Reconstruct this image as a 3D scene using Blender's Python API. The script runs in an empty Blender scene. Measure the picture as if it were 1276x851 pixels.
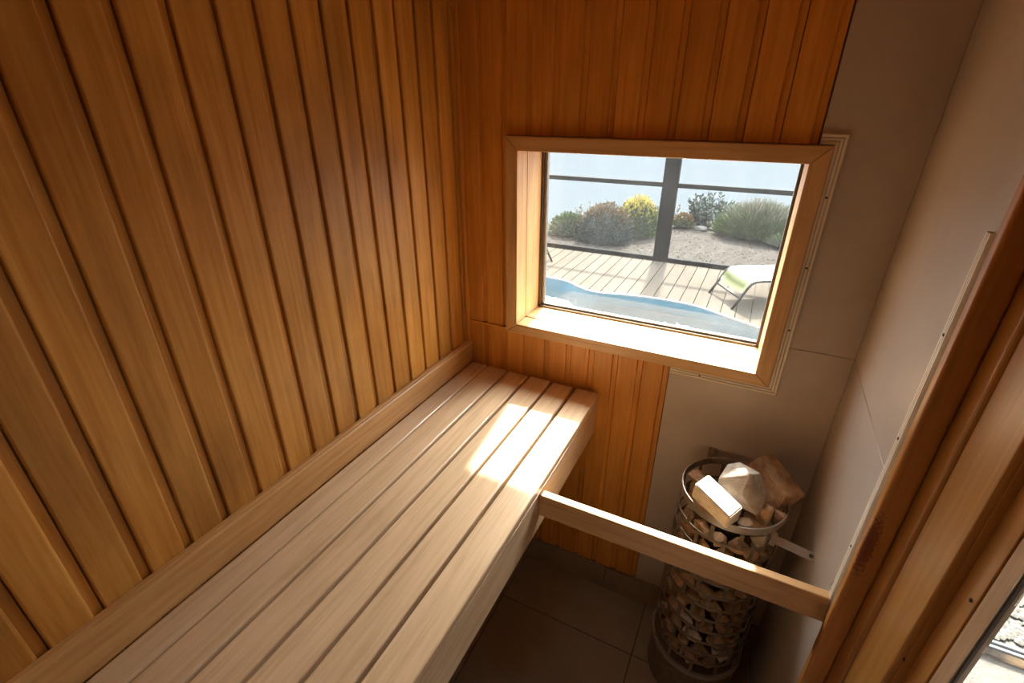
import bpy, bmesh, math, random
from mathutils import Vector, Matrix, noise
random.seed(7)
S = bpy.context.scene
COL = S.collection

# ------------------------------------------------------------------ camera, sky, sun, exposure
cam_d = bpy.data.cameras.new('camera'); cam = bpy.data.objects.new('camera', cam_d); COL.objects.link(cam)
CX, CY, CZ = 1.004, -1.5711, 2.0568
YAW, PITCH = .4695, -.4599
cam.location = (CX, CY, CZ)
cam.rotation_euler = (math.pi/2 + PITCH, 0, YAW)
cam_d.sensor_width = 36; cam_d.lens = 36*603.7/1276; cam_d.clip_start = .02; cam_d.clip_end = 20000
S.camera = cam

world = bpy.data.worlds.new('sky'); S.world = world; world.use_nodes = True
bg = world.node_tree.nodes['Background']
bg.inputs[0].default_value = (.90, .96, 1.0, 1); bg.inputs[1].default_value = 3.1

sun_d = bpy.data.lights.new('sun', 'SUN'); sun = bpy.data.objects.new('sun', sun_d); COL.objects.link(sun)
SUN_DIR = Vector((.125, -.955, -1)).normalized()
sun.rotation_euler = SUN_DIR.to_track_quat('-Z', 'Y').to_euler(); sun.location = (-1, 8, 9)
sun_d.energy = 11.5; sun_d.angle = math.radians(2.0); sun_d.color = (1, .94, .84)

# added wide second sun lamp in place of haze glow, softens the bench light
soft_sun_d = bpy.data.lights.new('added_soft_sun', 'SUN'); soft_sun = bpy.data.objects.new('added_soft_sun', soft_sun_d); COL.objects.link(soft_sun)
soft_sun.rotation_euler = sun.rotation_euler; soft_sun.location = (-1, 8.5, 9)
soft_sun_d.energy = 6.8; soft_sun_d.angle = math.radians(52); soft_sun_d.color = (1, .95, .87)

vs = S.view_settings
vs.view_transform = 'Standard'; vs.look = 'None'; vs.exposure = 1.45; vs.gamma = 1.0; vs.use_curve_mapping = False
FILL_W = .45        # power of the added fill lamp, built further down
S.cycles.max_bounces = 14; S.cycles.diffuse_bounces = 8; S.cycles.transparent_max_bounces = 12
S.cycles.sample_clamp_indirect = 6

# ------------------------------------------------------------------ materials
def newmat(name):
    m = bpy.data.materials.new(name); m.use_nodes = True
    nt = m.node_tree; nt.nodes.clear()
    out = nt.nodes.new('ShaderNodeOutputMaterial'); p = nt.nodes.new('ShaderNodeBsdfPrincipled')
    nt.links.new(p.outputs[0], out.inputs[0])
    return m, nt, p, out
def N(nt, t, **kw):
    n = nt.nodes.new(t)
    for k, v in kw.items(): setattr(n, k, v)
    return n
def L(nt, a, b): nt.links.new(a, b)
def rgb(c): return (c[0], c[1], c[2], 1)
def noise_tex(nt, vec, scale, detail=4, rough=.55, dist=0):
    n = N(nt, 'ShaderNodeTexNoise'); n.inputs['Scale'].default_value = scale; n.inputs['Detail'].default_value = detail
    n.inputs['Roughness'].default_value = rough; n.inputs['Distortion'].default_value = dist
    if vec is not None: L(nt, vec, n.inputs['Vector'])
    return n
def ramp(nt, fac, stops):
    r = N(nt, 'ShaderNodeValToRGB'); e = r.color_ramp.elements
    while len(e) < len(stops): e.new(.5)
    for i, (p, c) in enumerate(stops): e[i].position = p; e[i].color = rgb(c)
    L(nt, fac, r.inputs[0]); return r
def mixc(nt, fac, a, b, mode='MIX'):
    m = N(nt, 'ShaderNodeMix', data_type='RGBA', blend_type=mode)
    if isinstance(fac, (int, float)): m.inputs[0].default_value = fac
    else: L(nt, fac, m.inputs[0])
    for i, v in ((6, a), (7, b)):
        if isinstance(v, tuple): m.inputs[i].default_value = rgb(v)
        else: L(nt, v, m.inputs[i])
    return m.outputs[2]
def objvec(nt, rnd=True, scale=(1, 1, 1)):
    tc = N(nt, 'ShaderNodeTexCoord'); oi = N(nt, 'ShaderNodeObjectInfo')
    v = tc.outputs['Object']
    if rnd:
        s = N(nt, 'ShaderNodeVectorMath', operation='SCALE'); s.inputs[0].default_value = (13.1, 7.7, 31.3); L(nt, oi.outputs['Random'], s.inputs['Scale'])
        a = N(nt, 'ShaderNodeVectorMath', operation='ADD'); L(nt, v, a.inputs[0]); L(nt, s.outputs[0], a.inputs[1]); v = a.outputs[0]
    m = N(nt, 'ShaderNodeVectorMath', operation='MULTIPLY'); L(nt, v, m.inputs[0]); m.inputs[1].default_value = scale
    return v, m.outputs[0], oi
def bump(nt, p, h, strength, dist=.002):
    b = N(nt, 'ShaderNodeBump'); b.inputs['Strength'].default_value = strength; b.inputs['Distance'].default_value = dist
    L(nt, h, b.inputs['Height']); L(nt, b.outputs[0], p.inputs['Normal'])
def wood(name, lo, mid, hi, axis, rough=.42, blotch=.5, vary=.35, stain=None, spec=.45):
    m, nt, p, out = newmat(name)
    sc = [26, 26, 26]; sc[axis] = 1.3
    v, sv, oi = objvec(nt, True, tuple(sc))
    n1 = noise_tex(nt, sv, 2.2, 5, .6, .6)
    r1 = ramp(nt, n1.outputs['Fac'], [(.28, lo), (.5, mid), (.74, hi)])
    sb = [7, 7, 7]; sb[axis] = 2.2
    mb = N(nt, 'ShaderNodeVectorMath', operation='MULTIPLY'); L(nt, v, mb.inputs[0]); mb.inputs[1].default_value = sb
    n2 = noise_tex(nt, mb.outputs[0], 1.0, 4, .6, .3)
    r2 = ramp(nt, n2.outputs['Fac'], [(.3, (.62, .60, .56)), (.55, (1, 1, 1)), (.8, (1.12, 1.12, 1.1))])
    c = mixc(nt, blotch, r1.outputs[0], r2.outputs[0], 'MULTIPLY')
    # fine pores
    sf = [160, 160, 160]; sf[axis] = 5
    mf = N(nt, 'ShaderNodeVectorMath', operation='MULTIPLY'); L(nt, v, mf.inputs[0]); mf.inputs[1].default_value = sf
    n3 = noise_tex(nt, mf.outputs[0], 1.0, 2, .5)
    r3 = ramp(nt, n3.outputs['Fac'], [(.3, (.84, .82, .79)), (.6, (1, 1, 1))])
    c = mixc(nt, .45, c, r3.outputs[0], 'MULTIPLY')
    rv = ramp(nt, oi.outputs['Random'], [(0, (.80, .77, .72)), (.5, (1, 1, 1)), (1, (1.06, 1.07, 1.08))])
    c = mixc(nt, vary, c, rv.outputs[0], 'MULTIPLY')
    if stain:   # rusty scorch: a blotch with its own shape, in object space
        tc = N(nt, 'ShaderNodeTexCoord')
        mp = N(nt, 'ShaderNodeMapping'); L(nt, tc.outputs['Object'], mp.inputs[0])
        mp.inputs['Location'].default_value = tuple(-a/b for a, b in zip(stain[0], stain[1])); mp.inputs['Scale'].default_value = tuple(1/b for b in stain[1])
        ln = N(nt, 'ShaderNodeVectorMath', operation='LENGTH'); L(nt, mp.outputs[0], ln.inputs[0])
        nz = noise_tex(nt, tc.outputs['Object'], 160, 4, .7)
        ad = N(nt, 'ShaderNodeMath', operation='MULTIPLY_ADD'); L(nt, nz.outputs['Fac'], ad.inputs[0]); ad.inputs[1].default_value = 1.6; L(nt, ln.outputs['Value'], ad.inputs[2])
        rs = ramp(nt, ad.outputs[0], [(.0, (1, 1, 1)), (.62, (.9, .9, .9)), (.78, (0, 0, 0))])
        rs.color_ramp.elements[0].position = .3
        sub = N(nt, 'ShaderNodeMath', operation='MULTIPLY'); L(nt, ad.outputs[0], sub.inputs[0]); sub.inputs[1].default_value = .5
        L(nt, sub.outputs[0], rs.inputs[0])
        c = mixc(nt, rs.outputs[0], c, (.17, .035, .010))
    L(nt, c, p.inputs['Base Color'])
    p.inputs['Roughness'].default_value = rough; p.inputs['Specular IOR Level'].default_value = spec
    bump(nt, p, n3.outputs['Fac'], .12, .0006)
    return m
def plain(name, c, rough=.5, metal=0, var=.25, scale=30, bmp=.0, spec=.5):
    m, nt, p, out = newmat(name)
    v, sv, oi = objvec(nt, True)
    n = noise_tex(nt, v, scale, 5, .6)
    r = ramp(nt, n.outputs['Fac'], [(.3, tuple(x*(1-var) for x in c)), (.7, tuple(min(1, x*(1+var*.6)) for x in c))])
    L(nt, r.outputs[0], p.inputs['Base Color'])
    p.inputs['Roughness'].default_value = rough; p.inputs['Metallic'].default_value = metal; p.inputs['Specular IOR Level'].default_value = spec
    if bmp: bump(nt, p, n.outputs['Fac'], bmp, .004)
    return m
def pane_mat(name, dust, tint=(.97, .985, .98)):
    m, nt, p, out = newmat(name); nt.nodes.remove(p)
    tr = N(nt, 'ShaderNodeBsdfTransparent'); tr.inputs[0].default_value = rgb(tint)
    gl = N(nt, 'ShaderNodeBsdfGlossy'); gl.inputs['Roughness'].default_value = .01
    lw = N(nt, 'ShaderNodeLayerWeight'); lw.inputs[0].default_value = .5
    pw = N(nt, 'ShaderNodeMath', operation='POWER'); L(nt, lw.outputs['Facing'], pw.inputs[0]); pw.inputs[1].default_value = 5
    fr = N(nt, 'ShaderNodeMath', operation='MULTIPLY_ADD'); L(nt, pw.outputs[0], fr.inputs[0]); fr.inputs[1].default_value = .9; fr.inputs[2].default_value = .035
    mx = N(nt, 'ShaderNodeMixShader'); L(nt, fr.outputs[0], mx.inputs[0]); L(nt, tr.outputs[0], mx.inputs[1]); L(nt, gl.outputs[0], mx.inputs[2])
    tl = N(nt, 'ShaderNodeBsdfTranslucent'); tl.inputs[0].default_value = (.95, .97, 1, 1)
    v, sv, oi = objvec(nt, False, (9, 9, 3))
    n = noise_tex(nt, sv, 1.0, 6, .7)
    r = ramp(nt, n.outputs['Fac'], [(.3, (dust*.5,)*3), (.75, (dust*1.7,)*3)])
    m2 = N(nt, 'ShaderNodeMixShader'); L(nt, r.outputs[0], m2.inputs[0]); L(nt, mx.outputs[0], m2.inputs[1]); L(nt, tl.outputs[0], m2.inputs[2])
    L(nt, m2.outputs[0], out.inputs[0]); return m

WL = dict(lo=(.36, .165, .055), mid=(.50, .25, .090), hi=(.60, .33, .135))
M = {}
M['wall_wood'] = wood('wall_wood', (.43, .180, .030), (.54, .250, .050), (.61, .315, .078), 2, .44, .8, .7, spec=.3)
M['front_wood'] = wood('front_wood', (.54, .205, .026), (.66, .275, .042), (.73, .34, .065), 2, .44, .5, .5)
M['bench_wood'] = wood('bench_wood', (.60, .425, .255), (.70, .51, .325), (.77, .58, .39), 1, .24, .35, .25, spec=.65)
M['bench_wood_x'] = wood('bench_wood_x', (.50, .28, .12), (.62, .38, .18), (.70, .46, .24), 0, .40, .5, .3)
M['trim_wood_y'] = wood('trim_wood_y', (.46, .24, .085), (.58, .32, .12), (.66, .40, .17), 1, .38, .5, .2)
M['casing_x'] = wood('casing_x', (.50, .28, .11), (.62, .37, .16), (.70, .45, .22), 0, .40, .5, .2)
M['casing_z'] = wood('casing_z', (.50, .28, .11), (.62, .37, .16), (.70, .45, .22), 2, .40, .5, .2)
M['jamb_z'] = wood('jamb_z', (.33, .145, .030), (.40, .185, .042), (.46, .235, .062), 2, .40, .5, .2)
M['jamb_stained'] = wood('jamb_stained', (.38, .155, .032), (.46, .20, .045), (.52, .25, .065), 2, .40, .5, .2, stain=((-.014, -.0134, .02), (.020, .02, .13)))
M['jamb_pale'] = wood('jamb_pale', (.44, .28, .15), (.52, .345, .20), (.58, .40, .25), 2, .42, .4, .2)
M['reed_z'] = wood('reed_z', (.74, .66, .55), (.80, .73, .62), (.84, .78, .68), 2, .45, .3, .1)
M['reed_x'] = wood('reed_x', (.74, .66, .55), (.80, .73, .62), (.84, .78, .68), 0, .45, .3, .1)
M['cement'] = plain('cement', (.47, .40, .34), .34, 0, .10, 5, .0, .5)
M['core'] = plain('core', (.16, .08, .03), .8, 0, .2, 20)
M['ceil_wood'] = wood('ceil_wood', (.40, .19, .06), (.50, .25, .08), (.58, .31, .11), 0, .42, .5, .4)
M['tile'] = plain('tile', (.27, .215, .175), .5, 0, .12, 7, .05)
M['grout'] = plain('grout', (.05, .038, .03), .9, 0, .2, 60)
M['frame_metal'] = plain('frame_metal', (.085, .07, .06), .45, .3, .2, 40)
M['track_metal'] = plain('track_metal', (.22, .185, .15), .4, .5, .25, 60)
M['dark_gap'] = plain('dark_gap', (.03, .016, .008), .9, 0, .2, 40)
M['steel'] = plain('steel', (.50, .45, .40), .36, .8, .2, 30)
M['cage'] = plain('cage', (.24, .185, .138), .45, .55, .35, 45)
M['bracket'] = plain('bracket', (.34, .29, .25), .5, .6, .2, 40)
M['black'] = plain('black', (.02, .016, .013), .6, 0, .2, 30)
M['pane'] = pane_mat('pane', .003)
M['door_pane'] = pane_mat('door_pane', .004)
M['fence'] = plain('fence', (0.0067, 0.0066, 0.0062), .6, 0, .25, 30, 0, .02)
M['coping'] = plain('coping', (0.1264, 0.1304, 0.1343), .4, 0, .05, 8, 0, .1)
M['basin'] = plain('basin', (.012, .060, .088), .5, 0, .1, 4)
M['tube'] = plain('tube', (0.0146, 0.0126, 0.0108), .4, .6, .2, 30)
M['sling'] = plain('sling', (0.1460, 0.1460, 0.1226), .7, 0, .06, 300)
M['sling_green'] = plain('sling_green', (0.0759, 0.0876, 0.0205), .7, 0, .06, 300)
M['rock_pale'] = plain('rock_pale', (0.0759, 0.0701, 0.0613), .9, 0, .2, 9, .4)

def deck_mat():
    m, nt, p, out = newmat('deck_wood')
    v, sv, oi = objvec(nt, True, (30, 1.2, 30))
    n = noise_tex(nt, sv, 1.5, 5, .6, .4)
    r = ramp(nt, n.outputs['Fac'], [(.25, (0.0540, 0.0461, 0.0388)), (.5, (0.0684, 0.0604, 0.0519)), (.75, (0.0795, 0.0716, 0.0636))])
    rv = ramp(nt, oi.outputs['Random'], [(0, (.86, .84, .80)), (1, (1.08, 1.05, 1.02))])
    L(nt, mixc(nt, .8, r.outputs[0], rv.outputs[0], 'MULTIPLY'), p.inputs['Base Color']); p.inputs['Roughness'].default_value = .7; p.inputs['Specular IOR Level'].default_value = 0
    return m
M['deck'] = deck_mat()
def water_mat():
    m, nt, p, out = newmat('pool_water'); nt.nodes.remove(p)
    tc = N(nt, 'ShaderNodeTexCoord'); mp = N(nt, 'ShaderNodeMapping'); mp.inputs['Scale'].default_value = (2.5, 9, 1); L(nt, tc.outputs['Object'], mp.inputs[0])
    n = noise_tex(nt, mp.outputs[0], 1.6, 3, .5)
    b = N(nt, 'ShaderNodeBump'); b.inputs['Strength'].default_value = .25; b.inputs['Distance'].default_value = .02; L(nt, n.outputs['Fac'], b.inputs['Height'])
    tr = N(nt, 'ShaderNodeBsdfTransparent'); tr.inputs[0].default_value = (.60, .87, .95, 1)
    gl = N(nt, 'ShaderNodeBsdfGlossy'); gl.inputs['Roughness'].default_value = .04; L(nt, b.outputs[0], gl.inputs['Normal'])
    fr = N(nt, 'ShaderNodeFresnel'); fr.inputs[0].default_value = 1.24; L(nt, b.outputs[0], fr.inputs['Normal'])
    mx = N(nt, 'ShaderNodeMixShader'); L(nt, fr.outputs[0], mx.inputs[0]); L(nt, tr.outputs[0], mx.inputs[1]); L(nt, gl.outputs[0], mx.inputs[2]); L(nt, mx.outputs[0], out.inputs[0])
    return m
M['water'] = water_mat()
def ground_mat(name, a, b_, c_, s=14):
    m, nt, p, out = newmat(name)
    tc = N(nt, 'ShaderNodeTexCoord')
    n = noise_tex(nt, tc.outputs['Object'], s, 8, .75)
    r = ramp(nt, n.outputs['Fac'], [(.3, a), (.5, b_), (.68, c_)])
    n2 = noise_tex(nt, tc.outputs['Object'], 1.1, 3, .5)
    r2 = ramp(nt, n2.outputs['Fac'], [(.35, (.86, .84, .82)), (.65, (1, 1, 1))])
    L(nt, mixc(nt, .8, r.outputs[0], r2.outputs[0], 'MULTIPLY'), p.inputs['Base Color']); p.inputs['Roughness'].default_value = .95; p.inputs['Specular IOR Level'].default_value = 0
    bump(nt, p, n.outputs['Fac'], .8, .03); return m
M['ground'] = ground_mat('ground', (0.0219, 0.0186, 0.0164), (0.0438, 0.0394, 0.0356), (0.0628, 0.0584, 0.0540))
M['terrace'] = ground_mat('terrace', (0.1043, 0.0965, 0.0860), (0.1199, 0.1121, 0.1017), (0.1304, 0.1251, 0.1147), 6)
M['slope'] = ground_mat('slope', (0.0408, 0.0525, 0.0351), (0.0701, 0.0847, 0.0584), (0.1168, 0.1168, 0.0964), 1.5)
def sea_mat():
    m, nt, p, out = newmat('sea')
    tc = N(nt, 'ShaderNodeTexCoord'); n = noise_tex(nt, tc.outputs['Object'], .02, 5, .6)
    r = ramp(nt, n.outputs['Fac'], [(.3, (0.0403, 0.0470, 0.0541)), (.7, (0.0419, 0.0486, 0.0553))])  # haze over the water is put into this pale blue colour
    L(nt, r.outputs[0], p.inputs['Base Color']); p.inputs['Roughness'].default_value = .6; p.inputs['Specular IOR Level'].default_value = 0; return m
M['sea'] = sea_mat()
def stone_mat(name, a, b_, c_):
    m, nt, p, out = newmat(name)
    v, sv, oi = objvec(nt, True)
    n = noise_tex(nt, v, 28, 6, .7); n2 = noise_tex(nt, v, 120, 4, .7)
    r = ramp(nt, n.outputs['Fac'], [(.3, a), (.52, b_), (.72, c_)])
    rv = ramp(nt, oi.outputs['Random'], [(0, (.62, .56, .52)), (.5, (.95, .9, .85)), (1, (1.1, 1.1, 1.1))])
    L(nt, mixc(nt, .8, r.outputs[0], rv.outputs[0], 'MULTIPLY'), p.inputs['Base Color'])
    p.inputs['Roughness'].default_value = .62; bump(nt, p, n2.outputs['Fac'], .5, .003); return m
M['stone'] = stone_mat('stone', (.24, .13, .065), (.43, .28, .16), (.58, .43, .29))
M['stone_grey'] = stone_mat('stone_grey', (.34, .28, .22), (.52, .46, .39), (.66, .61, .54))
def leaf_mat(name, a, b_):
    m, nt, p, out = newmat(name)
    g = N(nt, 'ShaderNodeNewGeometry')
    r = ramp(nt, g.outputs['Random Per Island'], [(0, a), (1, b_)])
    L(nt, r.outputs[0], p.inputs['Base Color']); p.inputs['Roughness'].default_value = .7; p.inputs['Specular IOR Level'].default_value = .15
    return m
M['leaf_dark'] = leaf_mat('leaf_dark', (0.0300, 0.0363, 0.0340), (0.0553, 0.0648, 0.0600))  # lifted and blued so the leaf colour carries the haze
M['leaf_rust'] = leaf_mat('leaf_rust', (0.0934, 0.0584, 0.0305), (0.1217, 0.0934, 0.0514))
M['leaf_yellow'] = leaf_mat('leaf_yellow', (0.2686, 0.2054, 0.0355), (0.3318, 0.2844, 0.0948))
M['leaf_green'] = leaf_mat('leaf_green', (0.0371, 0.0514, 0.0213), (0.0747, 0.0934, 0.0420))
M['leaf_blue'] = leaf_mat('leaf_blue', (0.0305, 0.0438, 0.0371), (0.0615, 0.0788, 0.0699))
M['leaf_pale'] = leaf_mat('leaf_pale', (0.0788, 0.0920, 0.0615), (0.1203, 0.1270, 0.0965))
M['plume'] = leaf_mat('plume', (0.1314, 0.1137, 0.0920), (0.1620, 0.1491, 0.1270))
M['leaf_orange'] = leaf_mat('leaf_orange', (0.1075, 0.0562, 0.0213), (0.1402, 0.0890, 0.0420))
M['bark'] = plain('bark', (.16, .12, .09), .9, 0, .3, 40)

# ------------------------------------------------------------------ helpers
def link(name, bm_or_me, mat, parent=None, loc=(0, 0, 0), rot=(0, 0, 0), smooth=False):
    if isinstance(bm_or_me, bmesh.types.BMesh):
        me = bpy.data.meshes.new(name); bmesh.ops.recalc_face_normals(bm_or_me, faces=bm_or_me.faces[:])
        bm_or_me.to_mesh(me); bm_or_me.free()
        if mat is not None: me.materials.append(M[mat])
        if smooth:
            for p in me.polygons: p.use_smooth = True
    else: me = bm_or_me
    o = bpy.data.objects.new(name, me); COL.objects.link(o); o.location = loc; o.rotation_euler = rot
    if parent is not None: o.parent = parent
    return o
def tag(o, label, cat, group=None):
    o['label'] = label; o['category'] = cat
    if group: o['group'] = group
    return o
def thing(name, label, cat, loc=(0, 0, 0), rot=(0, 0, 0), group=None):
    o = bpy.data.objects.new(name, None); COL.objects.link(o); o.empty_display_size = .1
    o.location = loc; o.rotation_euler = rot
    return tag(o, label, cat, group)
def struct(name, label, cat, bm=None, mat=None, loc=(0, 0, 0)):
    if bm is None:
        o = bpy.data.objects.new(name, None); COL.objects.link(o); o.location = loc
    else: o = link(name, bm, mat, None, loc)
    o['kind'] = 'structure'; return tag(o, label, cat)
def add_box(bm, lo, hi):
    vs_ = [bm.verts.new((x, y, z)) for z in (lo[2], hi[2]) for y in (lo[1], hi[1]) for x in (lo[0], hi[0])]
    for f in ((0, 2, 3, 1), (4, 5, 7, 6), (0, 1, 5, 4), (2, 6, 7, 3), (0, 4, 6, 2), (1, 3, 7, 5)): bm.faces.new([vs_[i] for i in f])
def box(lo, hi, bev=0, seg=2):
    bm = bmesh.new(); add_box(bm, lo, hi)
    if bev: bmesh.ops.bevel(bm, geom=bm.edges[:], offset=bev, segments=seg, affect='EDGES', profile=.5)
    return bm
def boxes(*bs):
    bm = bmesh.new()
    for lo, hi in bs: add_box(bm, lo, hi)
    return bm
def obox(name, lo, hi, mat, parent=None, bev=0, seg=2):
    """box placed by its world-space corners (parent at the origin), with its own centre as origin"""
    c = [(a+b)/2 for a, b in zip(lo, hi)]
    return link(name, box([a-k for a, k in zip(lo, c)], [b-k for b, k in zip(hi, c)], bev, seg), mat, parent, c)
def prism(poly, axis, a, b, bev=0):
    """extrude a 2D polygon along an axis; the poly gives the other two coordinates in xyz order"""
    bm = bmesh.new()
    def P(q, t):
        l = list(q); l.insert(axis, t); return l
    va = [bm.verts.new(P(q, a)) for q in poly]; vb = [bm.verts.new(P(q, b)) for q in poly]
    n = len(poly); bm.faces.new(va); bm.faces.new(vb[::-1])
    for i in range(n): bm.faces.new([va[i], va[(i+1) % n], vb[(i+1) % n], vb[i]])
    if bev: bmesh.ops.bevel(bm, geom=bm.edges[:], offset=bev, segments=2, affect='EDGES', profile=.5)
    return bm
def tube_bm(pts, r, seg=8, bm=None, closed=False):
    bm = bm or bmesh.new(); rings = []; n = len(pts)
    for i, p in enumerate(pts):
        p = Vector(p)
        if closed: t = Vector(pts[(i+1) % n])-Vector(pts[i-1])
        else: t = (Vector(pts[min(i+1, n-1)])-Vector(pts[max(i-1, 0)]))
        t.normalize(); up = Vector((0, 0, 1)) if abs(t.z) < .95 else Vector((0, 1, 0))
        a = t.cross(up).normalized(); b = a.cross(t)
        rings.append([bm.verts.new(p+a*math.cos(k*math.tau/seg)*r+b*math.sin(k*math.tau/seg)*r) for k in range(seg)])
    for i in range(n if closed else n-1):
        A, B = rings[i], rings[(i+1) % n]
        for k in range(seg): bm.faces.new([A[k], A[(k+1) % seg], B[(k+1) % seg], B[k]])
    if not closed:
        bm.faces.new(rings[0]); bm.faces.new(rings[-1][::-1])
    return bm

ZC = 2.45          # ceiling height
YB = -2.3          # rear wall
XR = 1.337         # right wall face
DY = -1.27         # near edge of the door glass
BP = [(0, -.0145), (0, -.0035), (.001, -.0012), (.0035, 0), (.0655, 0), (.0685, -.0010), (.0702, -.0032), (.0710, -.0085), (.0876, -.0085), (.0876, -.0145)]

# ------------------------------------------------------------------ floor, ceiling, wall cores
floor = struct('floor', 'brown-grey stone tile floor of the sauna below the bench', 'floor', boxes(((-.1, YB-.1, -.12), (1.47, .25, -.012))), 'grout')
gx = [-.31, .2914, .8914, 1.337]; gy = [0, -.2555, -.8555, -1.4555, -2.0555, YB]
for i in range(3):
    for j in range(5):
        x0, x1 = max(gx[i], 0)+.002, gx[i+1]-.002; y1, y0 = gy[j]-.002, gy[j+1]+.002
        obox('tile', (x0, y0, -.012), (x1, y1, 0), 'tile', floor, .0006, 1)
ceiling = struct('ceiling', 'wood plank ceiling above the sauna', 'ceiling', boxes(((-.1, YB-.1, ZC+.014), (1.47, .25, ZC+.12))), 'core')
k = YB
while k < 0:
    obox('board', (0, k+.001, ZC), (XR, min(k+.089, 0), ZC+.014), 'ceil_wood', ceiling, .002, 1); k += .09

wl = struct('wall_left', 'left wall of upright varnished orange-brown wood boards', 'wall', boxes(((-.1, YB-.1, 0), (-.0145, .25, ZC+.014))), 'core')
z0, z1 = .0, ZC
bm = prism([(-.5*0+d, s) for s, d in BP], 2, 0, z1-z0)      # x = depth, y = along the wall
me0 = None
k = 0
while True:
    y = -.0269-.09*k
    if y < YB: break
    if me0 is None:
        o = link('board', bm, 'wall_wood', wl, (0, y, z0)); me0 = o.data
    else: link('board', me0, None, wl, (0, y, z0))
    k += 1
obox('corner_strip', (0.0005, -.0145, 1.06), (.0145, -.0005, ZC), 'front_wood', wl, .004, 2)

wf = struct('wall_front', 'window wall of reddish-orange boards with grey-beige board panels at its right', 'wall',
            boxes(((-.1, .0145, -.0), (1.47, .222, 1.235)), ((-.1, .0145, 1.955), (1.47, .222, ZC+.014)), ((-.1, .0145, 1.235), (.19, .222, 1.955)), ((1.137, .0145, 1.235), (1.47, .222, 1.955))), 'core')
def fboard(i, z0, z1, cut=None):
    sc = .0916/.09
    poly = [(s*sc, -d) for s, d in BP]
    if cut: poly = [(min(x, cut), y) for x, y in poly]
    return link('board', prism(poly, 2, 0, z1-z0), 'front_wood', wf, (.002+.0916*i, 0, z0))
for i in range(12):
    fboard(i, 1.246 if i < 2 else 1.957, ZC)
for i in range(9):
    fboard(i, .137, 1.236 if i < 2 else 1.234)
obox('joint_strip', (.002, -.006, 1.2365), (.188, .0, 1.2455), 'front_wood', wf, .002, 1)
# cement board panels of the window wall
up = prism([(1.1035, 1.957), (1.1385, 1.957), (1.1385, 1.3768), (1.3365, 1.3768), (1.3365, ZC), (1.1035, ZC)], 1, .003, .0145)
link('panel', up, 'cement', wf)
lo_ = prism([(.828, .137), (1.3365, .137), (1.3365, 1.3745), (1.1385, 1.3745), (1.1385, 1.2335), (.828, 1.2335)], 1, .003, .0145)
link('panel', lo_, 'cement', wf)
# skirting tiles under the boards
for x0, x1 in ((0, .0905), (.0935, .6905), (.6935, 1.2905), (1.2935, 1.336)):
    obox('skirting_tile', (x0, -.006, .0), (x1, .0145, .134), 'tile', wf, .0012, 1)

wr = struct('wall_right', 'right wall of smooth grey-beige board panels', 'wall',
            boxes(((1.3475, -.597, 0), (1.47, .0145, ZC+.014)), 
                  ((1.4305, -.805, 0), (1.46, -.598, ZC)), ((1.402, DY-.04, 2.06), (1.475, -.895, ZC+.014)), ((1.337, YB, 0), (1.475, DY-.04, ZC+.014)),
                  ((1.337, DY-.04, 2.06), (1.402, -.895, ZC+.014))), 'core')
for (a, b) in ((.0, 1.3745), (1.3768, ZC)):
    obox('panel', (XR, -.598, a), (1.3475, .003, b), 'cement', wr, .0006, 1)
wb_ = struct('wall_rear', 'rear wall of wood boards behind the viewer', 'wall', boxes(((-.1, YB-.1, 0), (1.475, YB-.0145, ZC+.014))), 'core')
me1 = None
for i in range(15):
    if me1 is None:
        o = link('board', prism([(s, d-.0) for s, d in BP], 2, 0, ZC), 'wall_wood', wb_, (.002+.09*i, YB, 0)); me1 = o.data
    elif .002+.09*i+.088 < XR: link('board', me1, None, wb_, (.002+.09*i, YB, 0))

# ledger strip between bench and left wall
bl = struct('baseboard_left', 'long wood strip running along the left wall just above the bench', 'trim')
link('strip', prism([(.0005, 1.0535), (.0195, 1.0535), (.0195, 1.143), (.016, 1.148), (.012, 1.149), (.010, 1.154), (.0005, 1.155)], 1, YB+.001, -.0005), 'trim_wood_y', bl)

# ------------------------------------------------------------------ window
win = struct('window_1', 'wood-cased window in a deep reveal looking out to the pool terrace', 'window')
OX0, OX1, OZ0, OZ1 = .19, 1.137, 1.235, 1.955
IX0, IX1, IZ0, IZ1 = .237, 1.09, 1.276, 1.909
YF, YM, YG = -.021, .061, .185
g = .0006
def casing(poly, mat):
    cx = sum(p[0] for p in poly)/4; cz = sum(p[1] for p in poly)/4
    bm = prism([(a-cx, b-cz) for a, b in poly], 1, YF, YM)
    bmesh.ops.bevel(bm, geom=bm.edges[:], offset=.0025, segments=2, affect='EDGES', profile=.5)
    return link('casing', bm, mat, win, (cx, 0, cz))
casing([(OX0, OZ1), (OX1, OZ1), (IX1, IZ1), (IX0, IZ1)], 'casing_x')
casing([(OX0, OZ0), (OX1, OZ0), (IX1, IZ0), (IX0, IZ0)], 'casing_x')
casing([(OX0, OZ0+g), (OX0, OZ1-g), (IX0, IZ1-g), (IX0, IZ0+g)], 'casing_z')
casing([(OX1, OZ0+g), (OX1, OZ1-g), (IX1, IZ1-g), (IX1, IZ0+g)], 'casing_z')
# deeper lining boards
obox('sill_board', (OX0+.02, YM+.006, IZ0-.022), (OX1-.02, YG+.037, IZ0+.0), 'casing_x', win, .002, 2)
obox('head_lining', (OX0+.02, YM+.003, IZ1), (OX1-.02, YG+.037, IZ1+.02), 'casing_x', win, .002, 2)
obox('side_lining', (IX0-.02, YM+.003, IZ0+.001), (IX0, YG+.037, IZ1-.001), 'casing_z', win, .002, 2)
obox('side_lining', (IX1, YM+.003, IZ0+.001), (IX1+.02, YG+.037, IZ1-.001), 'casing_z', win, .002, 2)
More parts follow.
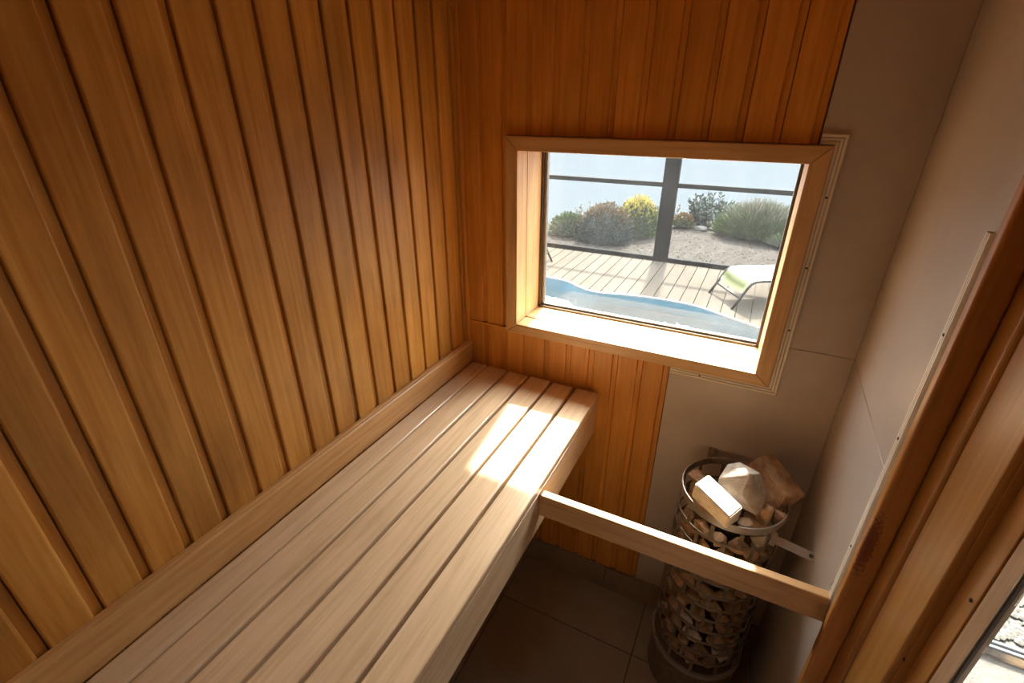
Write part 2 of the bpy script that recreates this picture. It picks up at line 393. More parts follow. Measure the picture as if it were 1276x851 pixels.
# metal sash
def frame_bar(lo, hi, mat, n='frame_bar'): obox(n, lo, hi, mat, win, .0012, 1)
frame_bar((IX0, YG, IZ0), (IX0+.010, YG+.03, IZ1), 'frame_metal')
frame_bar((IX0+.0105, YG+.008, IZ0+.016), (IX0+.021, YG+.03, IZ1), 'track_metal')
frame_bar((IX1-.009, YG, IZ0), (IX1, YG+.03, IZ1), 'frame_metal')
frame_bar((IX0+.010, YG, IZ0), (IX1-.009, YG+.03, IZ0+.008), 'track_metal', 'track')
frame_bar((IX0+.010, YG+.009, IZ0+.008), (IX1-.009, YG+.03, IZ0+.016), 'frame_metal', 'track')
frame_bar((IX0+.010, YG, IZ1-.009), (IX1-.009, YG+.03, IZ1), 'frame_metal')
link('pane', box((IX0+.012, -.001, IZ0+.012), (IX1-.008, .001, IZ1-.008)), 'pane', win, (0, YG+.018, 0))

# reeded strips beside the casing and on the right wall
def reeded(parent, p0, p1, wdir, ndir, width, h, m0, m1, mat, screws=()):
    """strip from p0 to p1; wdir is across it, ndir out of the wall; m0/m1 lengthen the ends per unit of width (mitre)"""
    p0, p1, wdir, ndir = map(Vector, (p0, p1, wdir, ndir)); t = (p1-p0).normalized()
    prof = [(0, 0), (0, h*.8)]
    for q in range(3):
        a = q*width/3; w = width/3
        prof += [(a+w*.08, h*.8), (a+w*.18, h), (a+w*.82, h), (a+w*.92, h*.8)]
        if q < 2: prof += [(a+w, h*.55)]
    prof += [(width, h*.8), (width, 0)]
    c = (p0+p1)/2
    bm = bmesh.new()
    A = [bm.verts.new(p0-c+wdir*w+ndir*d-t*(w*m0)) for w, d in prof]; B = [bm.verts.new(p1-c+wdir*w+ndir*d+t*(w*m1)) for w, d in prof]
    bm.faces.new(A); bm.faces.new(B[::-1]); n = len(prof)
    for i in range(n): bm.faces.new([A[i], A[(i+1) % n], B[(i+1) % n], B[i]])
    o = link('reeded_strip', bm, mat, parent, c)
    for s in screws:
        q = p0+(p1-p0)*s+wdir*width*.5+ndir*(h+.0006)-c
        b2 = bmesh.new(); bmesh.ops.create_cone(b2, cap_ends=True, segments=10, radius1=.0032, radius2=.0028, depth=.0012)
        sc = link('screw', b2, 'black', o, q); sc.rotation_euler = ndir.to_track_quat('Z', 'Y').to_euler()
t1 = struct('trim_1', 'pale reeded strip around the right and lower edge of the window casing', 'trim')
reeded(t1, (1.104, .003, 1.957), (1.138, .003, 1.957), (0, 0, 1), (0, -1, 0), .026, .011, 0, 1, 'reed_x')
reeded(t1, (1.138, .003, 1.234), (1.138, .003, 1.957), (1, 0, 0), (0, -1, 0), .026, .011, 1, 1, 'reed_z', (.28, .55, .82))
reeded(t1, (.829, .003, 1.233), (1.138, .003, 1.233), (0, 0, -1), (0, -1, 0), .027, .011, 0, 1, 'reed_x', (.32,))
t2 = struct('trim_2', 'pale reeded strip on the right wall beside the wooden jamb', 'trim')
reeded(t2, (XR, -.566, .98), (XR, -.566, 1.872), (0, 1, 0), (-1, 0, 0), .022, .008, 0, 0, 'reed_z', (.22, .55, .80))
obox('thin_strip', (XR-.005, -.590, 1.0), (XR, -.578, ZC), 'reed_z', t2, .001, 1)

# ------------------------------------------------------------------ wooden jamb and glass door
tj = struct('trim_3', 'stepped varnished wooden door jamb at the end of the right wall', 'trim')
obox('jamb_board', (1.325, -.6205, .0), (1.3690, -.594, ZC), 'jamb_stained', tj, .006, 4)
obox('jamb_board', (1.3692, -.673, .0), (1.430, -.599, ZC), 'jamb_z', tj, .009, 4)
obox('jamb_board', (1.375, -.800, .0), (1.430, -.6765, ZC), 'jamb_z', tj, .003, 2)
obox('jamb_board', (1.3855, -.8035, .0), (1.430, -.8003, ZC), 'jamb_z', tj, .001, 1)
obox('jamb_board', (1.397, -.8535, .0), (1.430, -.8037, ZC), 'jamb_z', tj, .0015, 2)
for (x, y, z) in ((1.3735, -.668, 1.355), (1.3955, -.842, 1.395), (1.3845, -.8012, 1.18)):
    b2 = bmesh.new(); bmesh.ops.create_uvsphere(b2, u_segments=10, v_segments=6, radius=.0034)
    for v in b2.verts: v.co.x *= .5
    link('nail_head', b2, 'black', tj, (x, y, z))
door = struct('door_1', 'glass door in a pale wood frame at the right edge', 'door')
obox('stile', (1.3995, -.890, .02), (1.414, -.8545, 2.05), 'jamb_pale', door, .0015, 2)
obox('stile', (1.3995, DY-.035, .02), (1.438, DY, 2.05), 'jamb_pale', door, .0015, 2)
obox('rail', (1.3995, DY, .02), (1.438, -.890, .08), 'jamb_pale', door, .0015, 2)
obox('rail', (1.3995, DY, 2.0), (1.438, -.890, 2.05), 'jamb_pale', door, .0015, 2)
obox('edge_strip', (1.4012, -.8955, .08), (1.4043, -.8905, 2.0), 'frame_metal', door)
obox('edge_bead', (1.3990, -.8918, .08), (1.4010, -.8902, 2.0), 'steel', door)
obox('pane', (1.4045, DY, .08), (1.4085, -.8957, 2.0), 'door_pane', door)

# ------------------------------------------------------------------ fill lamp added out of view to brighten the interior
lamp = thing('added_fill_lamp', 'added round fill lamp out of view above the bench', 'lamp', (.62, -1.45, ZC))
def disc_bm(prof, seg=40):
    bm = bmesh.new(); R = [[bm.verts.new((r*math.cos(k*math.tau/seg), r*math.sin(k*math.tau/seg), z)) for k in range(seg)] for r, z in prof]
    for a, b in zip(R, R[1:]):
        for k in range(seg): bm.faces.new([a[k], a[(k+1) % seg], b[(k+1) % seg], b[k]])
    bm.faces.new(R[0][::-1]); bm.faces.new(R[-1]); return bm
link('housing', disc_bm([(.125, 0), (.125, -.022), (.118, -.028), (.112, -.028), (.112, -.012)]), 'coping', lamp)
ld = bpy.data.lights.new('fill_light', 'AREA'); ld.shape = 'DISK'; ld.size = .21; ld.energy = FILL_W; ld.color = (1, .86, .70); ld.spread = math.radians(120)
lo = bpy.data.objects.new('fill_light', ld); COL.objects.link(lo); lo.parent = lamp; lo.location = (0, 0, -.030)

# ------------------------------------------------------------------ bench
HB, WB = 1.053, .588
bench = thing('sauna_bench', 'long wooden sauna bench of six pale slats along the left wall', 'bench')
xs = [(.021, .0945), (.0985, .1905), (.1995, .2875), (.2975, .3875), (.397, .4855), (.4955, WB)]
for i, (a, b) in enumerate(xs):
    obox('slat', (a, YB+.002, HB-.028), (b, -.012+(.0, .002, -.001, .003, .0, .002)[i], HB), 'bench_wood', bench, .006, 4)
obox('fascia', (.562, YB+.002, .868), (.583, -.010, HB-.042), 'bench_wood', bench, .002, 2)
for y in (-.06, -.75, -1.45, -2.2):
    obox('bearer', (.002, y-.022, .95), (.5575, y+.022, HB-.0285), 'bench_wood_x', bench, .002, 1)
obox('gap_shade_strip', (.558, YB+.01, HB-.0418), (.574, -.02, HB-.0283), 'dark_gap', bench)  # near-black strip stands in for the shade between slat and fascia

# ------------------------------------------------------------------ guard rail in front of the heater
rail = thing('guard_rail', 'wooden guard board spanning from the bench to the right wall before the heater', 'rail')
obox('board', (.5835, -.566, .930), (1.3365, -.541, 1.0115), 'casing_x', rail, .003, 2)
bk = link('bracket', prism([(-.013, 0), (.013, 0), (.002, .036), (-.004, .036)], 0, -.0025, 0), 'bracket', rail, (1.3368, -.528, 1.0))
b2 = bmesh.new(); bmesh.ops.create_cone(b2, cap_ends=True, segments=10, radius1=.0035, radius2=.003, depth=.002)
link('screw', b2, 'steel', bk, (-.0035, .0, .013), (0, math.pi/2, 0))

# ------------------------------------------------------------------ heater
HX, HY, HR, HT = 1.105, -.197, .159, .942
heater = thing('sauna_heater', 'tall round steel-cage sauna heater filled with stones in the corner', 'heater', (HX, HY, 0))
def hoop(r, zlo, zhi, th, seg=64, base=None):
    bm = bmesh.new(); R = []
    for k in range(seg):
        a = k*math.tau/seg; c, s = math.cos(a), math.sin(a)
        R.append([bm.verts.new((c*q, s*q, z)) for q, z in ((r, zlo), (r, zhi), (r-th, zhi), (r-th, zlo))])
    for k in range(seg):
        A, B = R[k], R[(k+1) % seg]
        for i in range(4): bm.faces.new([A[i], B[i], B[(i+1) % 4], A[(i+1) % 4]])
    return bm
link('rim', hoop(HR, HT-.026, HT, .004, 96), 'steel', heater, smooth=False)
def lathe(prof, seg=64):
    bm = bmesh.new(); R = [[bm.verts.new((r*math.cos(k*math.tau/seg), r*math.sin(k*math.tau/seg), z)) for k in range(seg)] for r, z in prof]
    for a, b in zip(R, R[1:]):
        for k in range(seg): bm.faces.new([a[k], a[(k+1) % seg], b[(k+1) % seg], b[k]])
    bm.faces.new(R[0][::-1]); bm.faces.new(R[-1]); return bm
link('base', lathe([(.140, .002), (.155, .008), (HR-.002, .015), (HR-.002, .195), (HR-.006, .20)]), 'cage', heater)
link('base_ring', hoop(HR+.005, .196, .216, .009, 96), 'steel', heater)
link('core', lathe([(.055, .2), (.055, .80), (.05, .81)]), 'black', heater)
NR = 12; ZS = (HT-.03-.215)/NR; NW = 12
hoop_me = None
for j in range(1, NR):
    z = .215+j*ZS
    if hoop_me is None:
        o = link('hoop', hoop(HR, -.0055, .0055, .003, 72), 'cage', heater, (0, 0, z)); hoop_me = o.data
    else: link('hoop', hoop_me, None, heater, (0, 0, z))
bar_me = None
for j in range(NR):
    for k in range(NW):
        a = (k+.5*(j % 2))*math.tau/NW
        if bar_me is None:
            o = link('bar', box((-.003, -.006, -ZS/2), (0, .006, ZS/2)), 'cage', heater); bar_me = o.data
        else: o = link('bar', bar_me, None, heater)
        o.location = (HR*math.cos(a), HR*math.sin(a), .215+(j+.5)*ZS); o.rotation_euler = (0, 0, a)
# wall brackets: flat arm to the right wall, stub to the window wall
arm = boxes(((0, -.0015, -.013), (.118, .0015, .013)), ((-.008, -.0015, -.022), (.006, .0015, .022)))
am = link('bracket', arm, 'bracket', heater, (1.232-HX, -.302-HY, HT-.05), (math.radians(-62), 0, math.radians(-11)))
b2 = bmesh.new(); bmesh.ops.create_cone(b2, cap_ends=True, segments=10, radius1=.006, radius2=.006, depth=.002)
link('screw', b2, 'black', am, (.098, -.002, 0), (math.pi/2, 0, 0))
obox('bracket', (-.098, .13, HT-.02), (-.072, .1955, HT-.003), 'cage', heater)

# stones ---------------------------------------------------------------
def rock_bm(size, seed, npts=16, rough=.0, bev=.05, blocky=0):
    rnd = random.Random(seed); bm = bmesh.new()
    for i in range(npts):
        v = Vector((rnd.gauss(0, 1), rnd.gauss(0, 1), rnd.gauss(0, 1))).normalized()*rnd.uniform(.86, 1.05)
        if blocky: v = Vector([max(-.78, min(.78, c*1.35)) for c in v])
        bm.verts.new((v.x*size[0]/2, v.y*size[1]/2, v.z*size[2]/2))
    r = bmesh.ops.convex_hull(bm, input=bm.verts[:])
    bmesh.ops.delete(bm, geom=list({e for e in r['geom_interior'] if isinstance(e, bmesh.types.BMVert)}), context='VERTS')
    bmesh.ops.dissolve_limit(bm, angle_limit=math.radians(14), verts=bm.verts[:], edges=bm.edges[:])
    bmesh.ops.bevel(bm, geom=bm.edges[:], offset=min(size)*bev, segments=1, affect='EDGES')
    return bm
def block_bm(size, seed, j=.10, cuts=0):
    rnd = random.Random(seed); bm = box([-s/2 for s in size], [s/2 for s in size])
    for v in bm.verts: v.co += Vector([rnd.uniform(-j, j)*s for s in size])
    bmesh.ops.bevel(bm, geom=bm.edges[:], offset=min(size)*.06, segments=2, affect='EDGES')
    bmesh.ops.triangulate(bm, faces=bm.faces[:]); bmesh.ops.subdivide_edges(bm, edges=bm.edges[:], cuts=1)
    for v in bm.verts:
        n = noise.noise_vector(v.co*45+Vector((seed, 0, 0))); v.co += n*min(size)*.025
    return bm
# stones seen through the bars
pool = []
for s in range(10):
    o = link('heater_stone', rock_bm((.062, .078, .056), 100+s, 15, bev=.035), 'stone' if s else 'stone_grey'); pool.append(o)
rnd = random.Random(3); first = set(); n = 0
for j in range(11):
    z = .236+j*.0592
    for k in range(11):
        a = (k+.5*(j % 2)+rnd.uniform(-.12, .12))*math.tau/11
        c = pool[n % 10]
        if (n % 10) in first: o = c.copy(); COL.objects.link(o)
        else: o = c; first.add(n % 10)
        r = .1165+rnd.uniform(-.003, .003)
        o.location = (HX+r*math.cos(a), HY+r*math.sin(a), z+rnd.uniform(-.003, .003)); o.rotation_euler = (rnd.uniform(-.3, .3), rnd.uniform(-.3, .3), a)
        s = rnd.uniform(.88, 1.02); o.scale = (s, s, s)
        tag(o, 'rough brown stone packed behind the bars of the heater cage', 'stone', 'stones inside the heater cage'); n += 1
# filling below the top stones
for i, (x, y, z) in enumerate(((1.06, -.15, .875), (1.15, -.15, .875), (1.105, -.235, .87), (1.035, -.24, .88), (1.18, -.24, .878))):
    o = link('heater_stone', rock_bm((.085, .085, .06), 300+i, 15), 'stone', None, (x, y, z), (0, 0, i))
    tag(o, 'brown stone low in the gaps of the heater top', 'stone', 'filling stones under the top layer')
def top_stone(bm, mat, loc, rot, label):
    return tag(link('heater_stone', bm, mat, None, loc, rot), label, 'stone', 'large stones on top of the heater')
# pointed pyramid-like block
pb = bmesh.new()
for c in ((-.070, -.035, -.045), (.062, -.055, -.045), (.075, .035, -.045), (-.05, .06, -.045), (-.062, .028, .030), (-.030, .050, .036), (.012, -.008, .050), (.036, .030, .038), (.068, .0, -.008), (-.072, -.02, .008), (.006, -.048, .0)): pb.verts.new(c)
bmesh.ops.convex_hull(pb, input=pb.verts[:]); bmesh.ops.bevel(pb, geom=pb.edges[:], offset=.0022, segments=1, affect='EDGES')
for v in pb.verts: v.co = Vector((v.co.x*.95, v.co.y*1.05, v.co.z*1.05))
top_stone(pb, 'stone_grey', (1.122, -.246, 1.012), (0, 0, math.radians(-8)), 'largest pale angular stone with a pointed ridge atop the heater')
top_stone(block_bm((.130, .060, .064), 5, .04), 'stone_grey', (1.058, -.318, .978), (math.radians(6), math.radians(10), math.radians(-32)), 'brick-shaped pale stone lying at the front left of the heater top')
top_stone(block_bm((.150, .074, .085), 9, .10), 'stone', (1.205, -.140, .972), (math.radians(-12), math.radians(20), math.radians(-42)), 'long brown slab leaning at the back right of the heater top')
top_stone(rock_bm((.085, .075, .075), 21, 18, bev=.04), 'stone', (1.205, -.262, .935), (0, 0, .4), 'rounded tan stone at the front right inside the heater rim')
top_stone(rock_bm((.055, .05, .045), 33, 16, bev=.04), 'stone_grey', (1.146, -.318, .932), (0, 0, .2), 'small bright stone beside the rim at the heater front')
top_stone(rock_bm((.075, .08, .055), 44, 16, bev=.04), 'stone', (.997, -.170, .926), (0, 0, .9), 'brown stone at the left rear inside the heater rim')
top_stone(rock_bm((.065, .055, .06), 52, 16, bev=.04), 'stone', (1.160, -.232, .932), (0, 0, 1.7), 'small brown stone wedged between the larger stones in the middle')
top_stone(rock_bm((.06, .05, .05), 61, 16, bev=.04), 'stone', (1.240, -.232, .925), (0, 0, 2.7), 'small orange-brown stone against the right of the heater rim')

# ------------------------------------------------------------------ outside: ground, sea, deck, pool
ZD = -.15
def smooth(t): t = max(0, min(1, t)); return t*t*(3-2*t)
def terrain(x, y):
    e = 8.9+max(-1.3, min(.8, .5*x))+.12*math.sin(x*1.7+1)
    h = ZD-.02+noise.noise(Vector((x*.7, y*.7, 3)))*.05*smooth((y-6.3)/1.0)
    if y > e: d = y-e; h -= min(61, .02*d*d+.30*d+max(0, d-6)*.25)
    return h
bm = bmesh.new(); xs_ = [-60, -40, -25, -15, -10]+[-8+.25*i for i in range(65)]+[10, 15, 25, 40, 60]; ys_ = [6.02+.2*i for i in range(40)]+[14.2+1.2*i for i in range(14)]+[35, 45, 60, 80, 110, 150]
G = [[bm.verts.new((x, y, terrain(x, y))) for x in xs_] for y in ys_]
for j in range(len(ys_)-1):
    for i in range(len(xs_)-1): bm.faces.new([G[j][i], G[j][i+1], G[j+1][i+1], G[j+1][i]])
ground = struct('ground', 'pale gravel ground beyond the deck falling away to the water', 'ground', bm, 'ground')
rnd = random.Random(12); bm = bmesh.new()
for i in range(7000):
    x = rnd.uniform(-4, 4); y = 6.08+rnd.random()**1.3*3.6; z = terrain(x, y); s = rnd.uniform(.008, .024)
    q = [bm.verts.new((x+rnd.uniform(-s, s), y+rnd.uniform(-s, s), z+rnd.uniform(-.002, s*.5))) for _ in range(3)]+[bm.verts.new((x, y, z+s*rnd.uniform(.5, 1)))]
    for f in ((0, 1, 3), (1, 2, 3), (2, 0, 3), (0, 2, 1)): bm.faces.new([q[a] for a in f])
gv = link('gravel', bm, 'rock_pale'); gv['kind'] = 'stuff'; tag(gv, 'loose pale gravel chips strewn over the ground behind the deck', 'gravel')
bm = bmesh.new(); add_box(bm, (-4000, 60, -64), (4000, 9000, -60)); struct('sea', 'pale blue hazy water far below the garden', 'water', bm, 'sea')

# pool outline (far edge), then planks cut to it
FAR = [(-4.5, 4.2), (-3.0, 4.42), (-2.2, 4.50), (-1.85, 4.48), (-1.523, 4.427), (-1.25, 4.40), (-1.118, 4.349), (-.95, 4.24), (-.761, 4.16), (-.58, 4.165), (-.387, 4.22), (-.017, 4.272), (.25, 4.275), (.469, 4.255), (.65, 4.19), (.827, 4.091), (1.05, 3.99), (1.256, 3.876), (1.6, 3.6), (1.95, 3.15), (2.05, 2.6)]
NEAR = [(-4.5, 3.870), (-3.0, 3.920), (-2.0, 3.900), (-1.5, 3.830), (-1.291, 3.740), (-1.05, 3.660), (-.90, 3.570), (-.45, 3.390), (-.234, 3.390), (.058, 3.430), (.199, 3.530), (.40, 3.600), (.555, 3.595), (.75, 3.570), (.94, 3.535), (1.2, 3.370), (1.5, 3.120), (1.8, 2.770), (2.0, 2.420)]
def interp(P, x):
    for (a, b), (c, d) in zip(P, P[1:]):
        if a <= x <= c: return b+(d-b)*(x-a)/(c-a)
    return P[0][1] if x < P[0][0] else P[-1][1]
deck = struct('floor_deck', 'sun-bleached timber deck along the far side of the pool', 'deck', boxes(((-4.5, 4.62, ZD-.12), (3.2, 5.9, ZD-.03))), 'dark_gap')
x = .3215-.1624*26; i = 0
while x < 3.1:
    a, b = x+.005, x+.1574
    ya, yb = (interp(FAR, a)+.02 if a < 1.95 else 2.2), (interp(FAR, b)+.02 if b < 1.95 else 2.2)
    c = (a+b)/2; yc = 5.9
    bm = bmesh.new()
    lo4 = [(a-c, ya-yc), (b-c, yb-yc), (b-c, 0), (a-c, 0)]
    va = [bm.verts.new((p, q, -.028)) for p, q in lo4]; vb = [bm.verts.new((p, q, 0)) for p, q in lo4]
    bm.faces.new(va[::-1]); bm.faces.new(vb)
    for k in range(4): bm.faces.new([va[k], va[(k+1) % 4], vb[(k+1) % 4], vb[k]])
    link('plank', bm, 'deck', deck, (c, yc, ZD)); x += .1624; i += 1

pl = struct('pool', 'curving blue plunge pool with a white rim between sauna and deck', 'pool')
def strip(top, off0, off1, z0_, z1_):
    """a solid band following a curve"""
    bm = bmesh.new(); R = []
    for (x, y) in top:
        R.append([bm.verts.new((x, y+o, z)) for o, z in ((off0, z0_), (off1, z0_), (off1, z1_), (off0, z1_))])
    for A, B in zip(R, R[1:]):
        for i in range(4): bm.faces.new([A[i], A[(i+1) % 4], B[(i+1) % 4], B[i]])
    bm.faces.new(R[0]); bm.faces.new(R[-1][::-1]); return bm
def dens(P, n=4):
    out = []
    for i in range(len(P)-1):
        p0 = P[max(i-1, 0)]; p1 = P[i]; p2 = P[i+1]; p3 = P[min(i+2, len(P)-1)]
        for k in range(n):
            t = k/n; out.append((p1[0]+(p2[0]-p1[0])*t, .5*(2*p1[1]+(p2[1]-p0[1])*t+(2*p0[1]-5*p1[1]+4*p2[1]-p3[1])*t*t+(3*p1[1]-p0[1]-3*p2[1]+p3[1])*t**3)))
    return out+[P[-1]]
link('coping', strip(dens(FAR), -.005, .03, ZD-.20, ZD+.012), 'coping', pl)
link('liner', strip(dens(FAR), -.012, -.005, ZD-.60, ZD-.006), 'basin', pl)
link('coping', strip(dens(NEAR), -.35, 0, ZD-.25, ZD-.045), 'coping', pl)
link('liner', strip(dens(NEAR), 0, .008, ZD-.60, ZD-.07), 'basin', pl)
def between(z, z2=None):
    bm = bmesh.new(); xs2 = [-4.5+i*.1 for i in range(66)]; R = []
    FD, ND = dens(FAR), dens(NEAR)
    for x in xs2:
        a, b = interp(ND, x), interp(FD, x); R.append([bm.verts.new((x, min(a, b-.01), z)), bm.verts.new((x, b-.006, z))])
    for A, B in zip(R, R[1:]): bm.faces.new([A[0], B[0], B[1], A[1]])
    return bm
link('basin_floor', between(ZD-.55), 'basin', pl)
link('water_surface', between(ZD-.15), 'water', pl)
terr = struct('terrace', 'pale paved terrace around the sauna', 'terrace', boxes(((-6, .26, ZD-.40), (2.06, 2.85, ZD-.06)), ((1.48, -6, ZD-.40), (8, .26, ZD-.06)), ((2.06, .26, ZD-.40), (8, 5.9, ZD-.06)), ((-6, 2.85, ZD-.40), (.9, 3.40, ZD-.06)), ((-6, -6, ZD-.4), (1.48, YB-.1, ZD-.06)), ((-6, YB-.1, ZD-.4), (-.1, .26, ZD-.06))), 'terrace')
# seen through the door: white kerb and low pebble bed
kb = struct('kerb', 'white kerb rail on the terrace seen through the glass door', 'kerb')
for yy, h in ((.62, .05), (.665, .035)):
    obox('kerb_bar', (1.6, yy, ZD-.06), (5.5, yy+.02, ZD-.06+h), 'coping', kb, .004, 1)
rnd = random.Random(5); bm = bmesh.new()
for i in range(900):
    x = rnd.uniform(1.7, 3.6); y = rnd.uniform(.74, 1.02)+.1*(x-2.5); s = rnd.uniform(.014, .03)
    bmesh.ops.create_icosphere(bm, subdivisions=1, radius=s, matrix=Matrix.Translation((x, y, ZD-.055))@Matrix.Diagonal((1, 1, .5, 1)))
pbl = link('pebbles', bm, 'rock_pale'); pbl['kind'] = 'stuff'; tag(pbl, 'bed of grey pebbles on the terrace seen through the glass door', 'pebbles')

pr = struct('added_shade_roof', 'added unseen roof and walls dimming the daylight outside the glass door', 'roof')  # added out-of-view roof and walls that cut daylight through the door
obox('shade_slab', (1.476, -4.0, 2.36), (4.6, -.05, 2.48), 'fence', pr, .005, 1)
obox('added_shade_wall', (3.3, -4.0, -.2), (3.42, .9, 2.36), 'terrace', pr, .005, 1)
obox('added_shade_wall', (1.476, -4.1, -.2), (3.42, -4.0, 2.36), 'terrace', pr, .005, 1)
# patio frame
fr = thing('patio_frame', 'dark timber frame of posts and rails behind the deck', 'fence')
YP = 5.97
for px in (-3.35, -.25, 2.85): obox('post', (px-.105, YP-.05, ZD-.02), (px+.105, YP+.07, 2.75), 'fence', fr, .004, 1)
for a, b in ((-3.245, -.355), (-.145, 2.745)):
    obox('rail', (a, YP-.02, .942), (b, YP+.03, 1.005), 'fence', fr, .003, 1)
    obox('bottom_rail', (a, YP-.045, ZD-.02), (b, YP+.03, ZD+.06), 'fence', fr, .003, 1)

# loungers
def lounger(label, loc, rz, group):
    t = thing('sun_lounger', label, 'lounger', loc, (0, 0, rz), group)
    Wd, Hh, Ln = .56, .335, 1.85      # x along its length (foot end at 0), y across
    for s in (0, 1):
        y = Wd*s
        pts = [(-.02, y, .0), (.06, y, .14), (.12, y, .25), (.16, y, .305), (.21, y, .33), (.28, y, Hh), (.8, y, Hh-.005), (1.3, y, Hh), (Ln, y, Hh+.02)]
        link('side_tube', tube_bm(pts, .016, 8), 'tube', t, smooth=True)
        link('leg', tube_bm([(1.5, y, Hh-.01), (1.56, y, .15), (1.6, y, 0)], .015, 8), 'tube', t, smooth=True)
    link('cross_tube', tube_bm([(.055, 0, .135), (.055, Wd, .135)], .013, 8), 'tube', t, smooth=True)
    link('cross_tube', tube_bm([(1.57, 0, .12), (1.57, Wd, .12)], .013, 8), 'tube', t, smooth=True)
    def sl(pr, m, n):
        bm = bmesh.new(); R = []
        for (x, z) in pr:
            R.append([bm.verts.new((x, Wd*q/6, z-.02*math.sin(math.pi*q/6))) for q in range(7)])
        for A, B in zip(R, R[1:]):
            for q in range(6): bm.faces.new([A[q], A[q+1], B[q+1], B[q]])
        bmesh.ops.solidify(bm, geom=bm.faces[:], thickness=.006)
        link(n, bm, m, t, smooth=True)
    sl([(.085, .195), (.12, .262), (.16, .318)], 'sling_green', 'sling_flap')
    sl([(.16, .318), (.21, .343), (.28, .35), (.8, .343), (1.3, .35), (Ln, .37)], 'sling', 'sling')
    return t
ang = math.atan2(.55, .84)
lounger('lime and white sling lounger standing on the deck at the right of the window view', (.927+.01, 4.355, ZD), ang, 'sun loungers on the deck')
lounger('sling lounger at the left of the window view showing only one leg end', (-1.735, 5.15, ZD), math.pi-.15, 'sun loungers on the deck')

# plants ---------------------------------------------------------------
def leaf(bm, p, d, ln, w, rnd):
    d = d.normalized(); s = d.cross(Vector((rnd.uniform(-1, 1), rnd.uniform(-1, 1), rnd.uniform(-1, 1))))
    if s.length < 1e-3: s = Vector((1, 0, 0))
    s.normalize(); a = p; b = p+d*ln*.5
    v = [bm.verts.new(a), bm.verts.new(b+s*w/2), bm.verts.new(a+d*ln), bm.verts.new(b-s*w/2)]; bm.faces.new(v)
def dome(name, label, base, rx, ry, h, mats, n, ln, w, seed, up_=.3, tipfrac=.45, flare=1.0):
    rnd = random.Random(seed)
    t = thing(name, label, 'bush', base, group='garden bushes beyond the deck')
    bs = [bmesh.new() for _ in mats]
    for i in range(n):
        u = rnd.uniform(-1, 1); th = rnd.uniform(0, math.tau); z = rnd.random()
        q = math.sqrt(1-z*z); rr = rnd.uniform(.72, 1.0)
        lump = 1+.10*noise.noise(Vector((math.cos(th)*q*2.5, math.sin(th)*q*2.5, z*2.5+seed)))
        p = Vector((rx*q*math.cos(th), ry*q*math.sin(th), h*z))*rr*lump; p.z = max(p.z, .01)
        d = Vector((p.x/rx, p.y/ry, p.z/h*flare+up_))+Vector((rnd.gauss(0, .35), rnd.gauss(0, .35), rnd.gauss(0, .35)))
        tip = len(mats) > 1 and rr > .88 and z > rnd.uniform(tipfrac-.3, tipfrac+.2)
        leaf(bs[1] if tip else bs[0], p, d, ln*rnd.uniform(.6, 1.3), w, rnd)
    for b, m, nm in zip(bs, mats, ('foliage', 'blossom')): link(nm, b, m, t)
    for k in range(4):
        a = k*math.tau/4+seed
        link('stem', tube_bm([(0, 0, -.05), (rx*.2*math.cos(a), ry*.2*math.sin(a), h*.35), (rx*.5*math.cos(a), ry*.5*math.sin(a), h*.7)], .012, 5), 'bark', t)
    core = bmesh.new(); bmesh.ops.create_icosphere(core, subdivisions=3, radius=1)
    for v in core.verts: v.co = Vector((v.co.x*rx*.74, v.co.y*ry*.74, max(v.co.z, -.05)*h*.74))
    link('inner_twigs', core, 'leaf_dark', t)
    return t
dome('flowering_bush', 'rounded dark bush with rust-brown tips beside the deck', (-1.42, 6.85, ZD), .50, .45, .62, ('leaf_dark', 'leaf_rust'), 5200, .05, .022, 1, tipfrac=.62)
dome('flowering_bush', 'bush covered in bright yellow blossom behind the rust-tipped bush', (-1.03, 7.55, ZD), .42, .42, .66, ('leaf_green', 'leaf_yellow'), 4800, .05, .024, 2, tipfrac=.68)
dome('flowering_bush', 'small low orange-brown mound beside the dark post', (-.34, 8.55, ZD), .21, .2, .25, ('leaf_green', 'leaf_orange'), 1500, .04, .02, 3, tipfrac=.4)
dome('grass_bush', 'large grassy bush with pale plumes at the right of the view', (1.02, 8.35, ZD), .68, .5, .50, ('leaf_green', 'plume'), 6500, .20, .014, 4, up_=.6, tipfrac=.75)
dome('low_bush', 'low green bush at the left end of the garden', (-2.12, 6.95, ZD), .38, .3, .36, ('leaf_pale', 'leaf_green'), 2200, .06, .025, 5, up_=.5)
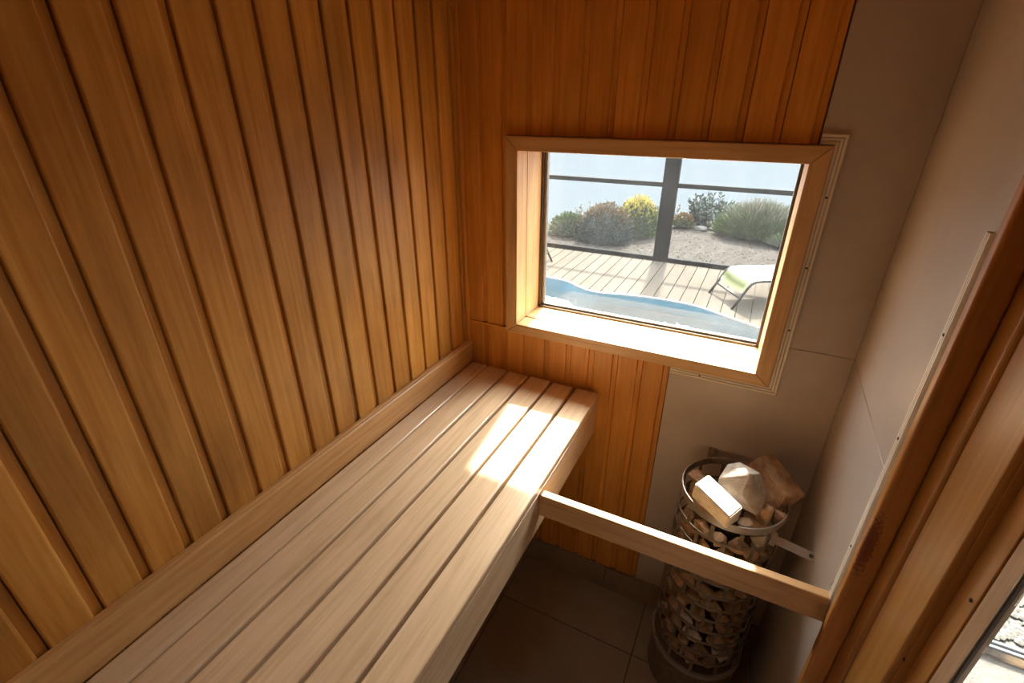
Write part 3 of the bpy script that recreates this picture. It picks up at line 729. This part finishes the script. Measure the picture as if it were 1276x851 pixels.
dome('low_bush', 'low grey-green tuft between the yellow bush and the post', (-.72, 8.15, ZD), .18, .2, .32, ('leaf_green', 'leaf_pale'), 1300, .07, .022, 6, up_=.8)
dome('grass_clump', 'low sunlit grass clump in front of the grassy bush', (1.50, 7.78, ZD), .30, .20, .15, ('leaf_pale', 'leaf_green'), 1300, .10, .012, 7, up_=.8)
def shoots(name, label, base, n, h, spread, mat, seed, ln=.06, w=.02, per=34):
    rnd = random.Random(seed); t = thing(name, label, 'plant', base, group='leafy plants beyond the deck')
    for i in range(n):
        a = rnd.uniform(0, math.tau); r = spread*math.sqrt(rnd.random()); hh = h*rnd.uniform(.6, 1.0)*(1-.35*r/spread)
        p0 = Vector((r*math.cos(a)*.7, r*math.sin(a)*.7, -.05)); p1 = Vector((r*math.cos(a)*1.15, r*math.sin(a)*1.15, hh))
        bm = bmesh.new()
        for k in range(per):
            f = .12+.88*k/per; d = Vector((rnd.gauss(0, 1), rnd.gauss(0, 1), .75)); leaf(bm, p0.lerp(p1, f), d, ln*rnd.uniform(.7, 1.2)*(1.15-.5*f), w, rnd)
        st = link('shoot', tube_bm([p0, p0.lerp(p1, .5), p1], .006, 5), 'bark', t); link('leaves', bm, mat, st)
    return t
shoots('leafy_shrub', 'bluish upright leafy shrub right of the dark post', (.10, 8.95, ZD), 26, .72, .42, 'leaf_blue', 11, .13, .036, 54)
shoots('leafy_shrub', 'thin pale shrub at the left behind the low green bush', (-2.05, 7.7, ZD), 8, .52, .28, 'leaf_pale', 12, .08, .024, 26)
shoots('leafy_shrub', 'grey-green upright shrub behind the yellow bush', (-.66, 8.75, ZD), 10, .50, .28, 'leaf_pale', 13, .08, .024, 30)
for i, (x, y, s, lab) in enumerate(((.04, 8.4, .20, 'largest flat pale rock on the gravel before the bluish shrub'), (.22, 8.5, .12, 'small pale rock right of the flat rock'), (-.12, 8.55, .13, 'pale rock next to the orange mound'))):
    o = link('garden_rock', rock_bm((s*1.5, s, s*.6), 70+i, 16), 'rock_pale', None, (x, y, terrain(x, y)+s*.15)); tag(o, lab, 'rock', 'pale rocks in the garden')
